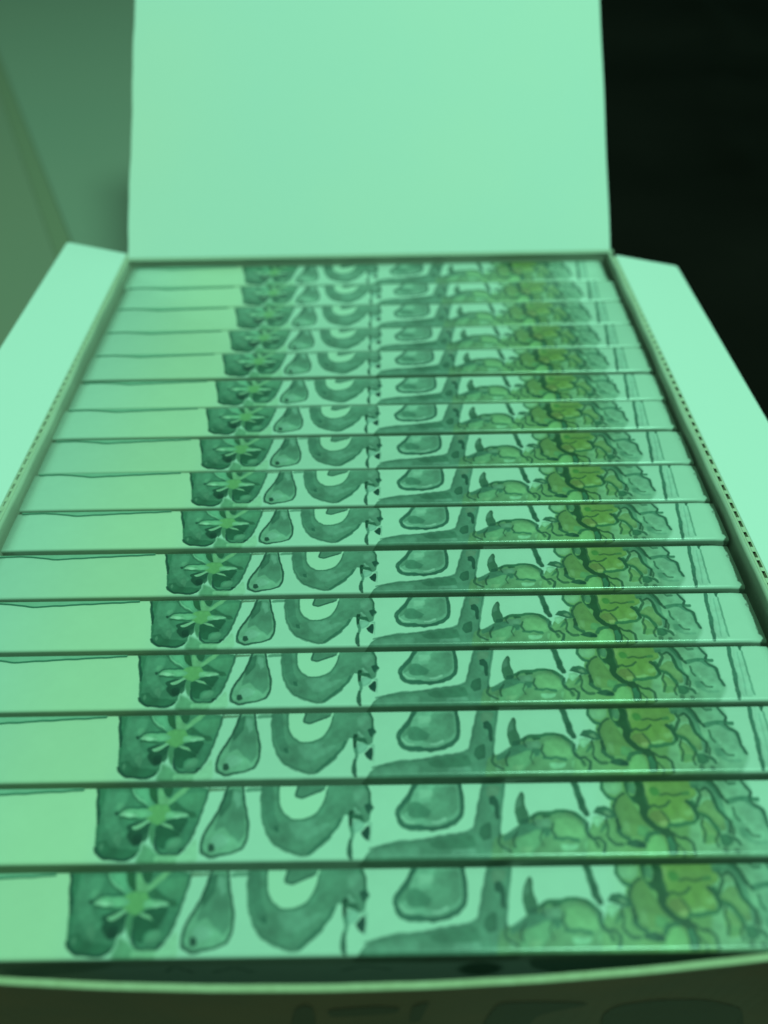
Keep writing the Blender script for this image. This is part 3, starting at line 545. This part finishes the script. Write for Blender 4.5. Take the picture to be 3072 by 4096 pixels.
ZO = [-.45, -.35, -.3, -.1, 0, -.2, -.05, -.15, 0, .1, -.1, .05, -.1, 0, .05, .1]
v, F, uv = pack_mesh()
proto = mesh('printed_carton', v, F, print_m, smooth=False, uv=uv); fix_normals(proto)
for p in proto.data.polygons: p.use_smooth = len(p.vertices) == 4
# thin paper tab whose curved edge shows along the far left of every pack
tabv = []; xs = np.linspace(-98.5, -55.5, 44)
def tab_edge(x):
    q = (x+98.5)/43
    d = .25+1.25*float(sstep(.16, .40, q)) if q < .40 else 1.5-1.3*((q-.40)/.60)**.85
    return max(.1, d+.05*math.sin(q*37)+.035*math.sin(q*71+1))
for x in xs:
    e = tab_edge(x); tabv += [(x, PT-.2, .02), (x, PT-.2, .30), (x, PT-.2-e, .34), (x, PT-.2-e, .06)]
tabF = []
for j in range(len(xs)-1):
    for i in range(4): tabF.append((j*4+i, (j+1)*4+i, (j+1)*4+(i+1) % 4, j*4+(i+1) % 4))
tab = mesh('paper_tab', tabv, tabF, tab_m, parent=proto); fix_normals(tab)
edv = []
for x in xs:
    e = tab_edge(x); edv += [(x, PT-.2-e+.02, .345), (x, PT-.2-e+.02, .06), (x, PT-.2-e-.30, .13), (x, PT-.2-e-.02, .36)]
edF = []
for j in range(len(xs)-1):
    for i in range(4): edF.append((j*4+i, (j+1)*4+i, (j+1)*4+(i+1) % 4, j*4+(i+1) % 4))
edge = mesh('tab_edge', edv, edF, tab_edge_m, parent=tab); fix_normals(edge)
ORD = ['farthest of the row, against the open lid'] + [q+' from the open lid' for q in ('second', 'third', 'fourth')] + [
       'fifth from the open lid, behind a thin dark gap', 'sixth from the open lid', 'seventh from the open lid', 'eighth from the open lid'] + [
       q+' from the bowed front rim' for q in ('eighth', 'seventh', 'sixth', 'fifth', 'fourth', 'third', 'second')] + ['nearest of the row, behind the bowed front rim']
ORD[9] += ', behind a thick dark gap'
for i, (y, xo, zo) in enumerate(zip(YT, XO, ZO)):
    if i == 0: o = proto
    else:
        o = proto.copy(); scene.collection.objects.link(o)
        c = tab.copy(); scene.collection.objects.link(c); c.parent = o
        d = edge.copy(); scene.collection.objects.link(d); d.parent = c
    pitch = (y-YT[i+1]) if i < 15 else 16.4
    sy = (pitch-GAP[i])/PT
    o.location = ((xo*.9)*MM, (y-PT*sy-.1)*MM, zo*MM)
    o.rotation_euler = (0, 0, math.radians(random.uniform(-.08, .08)))
    o.scale = (1, sy, 1)
    tag(o, 'slim watercolour-printed carton, '+ORD[i], 'carton', 'slim printed cartons packed in the display box')

# ------------------------------------------------------------------ table and dark cloth behind the box
tbl = empty('table', (0, 600, -75)); tag(tbl, kind='structure')
tm = mat('grey_table_board', (.34, .325, .27), rough=.7, spec=.2, noise=(2.2, .3, (.30, .315, .265)), bump=.1, bscale=120)
tm2 = mat('warm_table_board', (.32, .28, .21), rough=.7, spec=.2, noise=(2.2, .3, (.285, .27, .215)), bump=.1, bscale=120)
def tboard(pts, m, name='table_board', z=-75.2):
    o = prism(pts, (0, 0, -4 if name == 'table_board' else -18), ((1, 0, 0), (0, 1, 0)), name, m, origin=(0, 0, z)); fix_normals(o)
    md = o.modifiers.new('bevel', 'BEVEL'); md.width = .0015; md.segments = 3
    o.parent = tbl; o.matrix_parent_inverse = Matrix.Translation(tbl.location).inverted()
# joint line between the two boards runs through (-210,456) and (-385,839)
dx, dy = -175.0, 383.0; ln = math.hypot(dx, dy); ux, uy = dx/ln, dy/ln; nxn, nyn = uy, -ux
def jl(s, off): return (-210+ux*s+nxn*off, 456+uy*s+nyn*off)
a0, a1 = jl(-900, 6.1), jl(2400, 6.1); b0, b1 = jl(-900, -6.1), jl(2400, -6.1)
tboard([a0, (1600, a0[1]), (1600, a1[1]), a1], tm)
tboard([b0, b1, (-1900, b1[1]), (-1900, b0[1])], tm2)
js = prism([(-6.0, -900), (6.0, -900), (6.0, 2400), (-6.0, 2400)], (0, 0, -2.5), ((nxn, nyn, 0), (ux, uy, 0)), 'joint_strip',
           mat('joint_strip_wood', (.275, .26, .185), rough=.8, spec=.1), origin=(-210, 456, -75.9)); fix_normals(js)
js.parent = tbl; js.matrix_parent_inverse = Matrix.Translation(tbl.location).inverted()
tboard([(-1900, -360), (1600, -360), (1600, 2750), (-1900, 2750)], tm2, 'table_frame', -79.5)

cl = mat('black_cloth', (.0035, .0024, .0018), rough=.9, spec=.05, noise=(4, .2, (.011, .0075, .0065)), bump=.4, bscale=900)
cl.node_tree.nodes['Principled BSDF'].inputs['Sheen Weight'].default_value = .0
nxg, nyg = 120, 150; v = []; F = []
gn = vnoise(nyg+1, nxg+1, 14, 21); gn2 = vnoise(nyg+1, nxg+1, 6, 22)
for j in range(nyg+1):
    for i in range(nxg+1):
        x = 118+1300*(i/nxg); y = -200+2500*(j/nyg)
        if y > 300: x -= 60*min(1, (y-300)/200)
        z = -73.0+9*max(0, gn[j, i]-.45)+3*gn2[j, i]+5*math.exp(-((x-230-.22*(y-300)+18*math.sin(y*.012))/16)**2)
        v.append((x, y, z))
for j in range(nyg):
    for i in range(nxg): F.append((j*(nxg+1)+i, j*(nxg+1)+i+1, (j+1)*(nxg+1)+i+1, (j+1)*(nxg+1)+i))
cloth = mesh('black_cloth', v, F, cl, smooth=True)
md = cloth.modifiers.new('solidify', 'SOLIDIFY'); md.thickness = .0015
tag(cloth, 'black cloth lying crumpled on the table along the right side of the box', 'cloth')
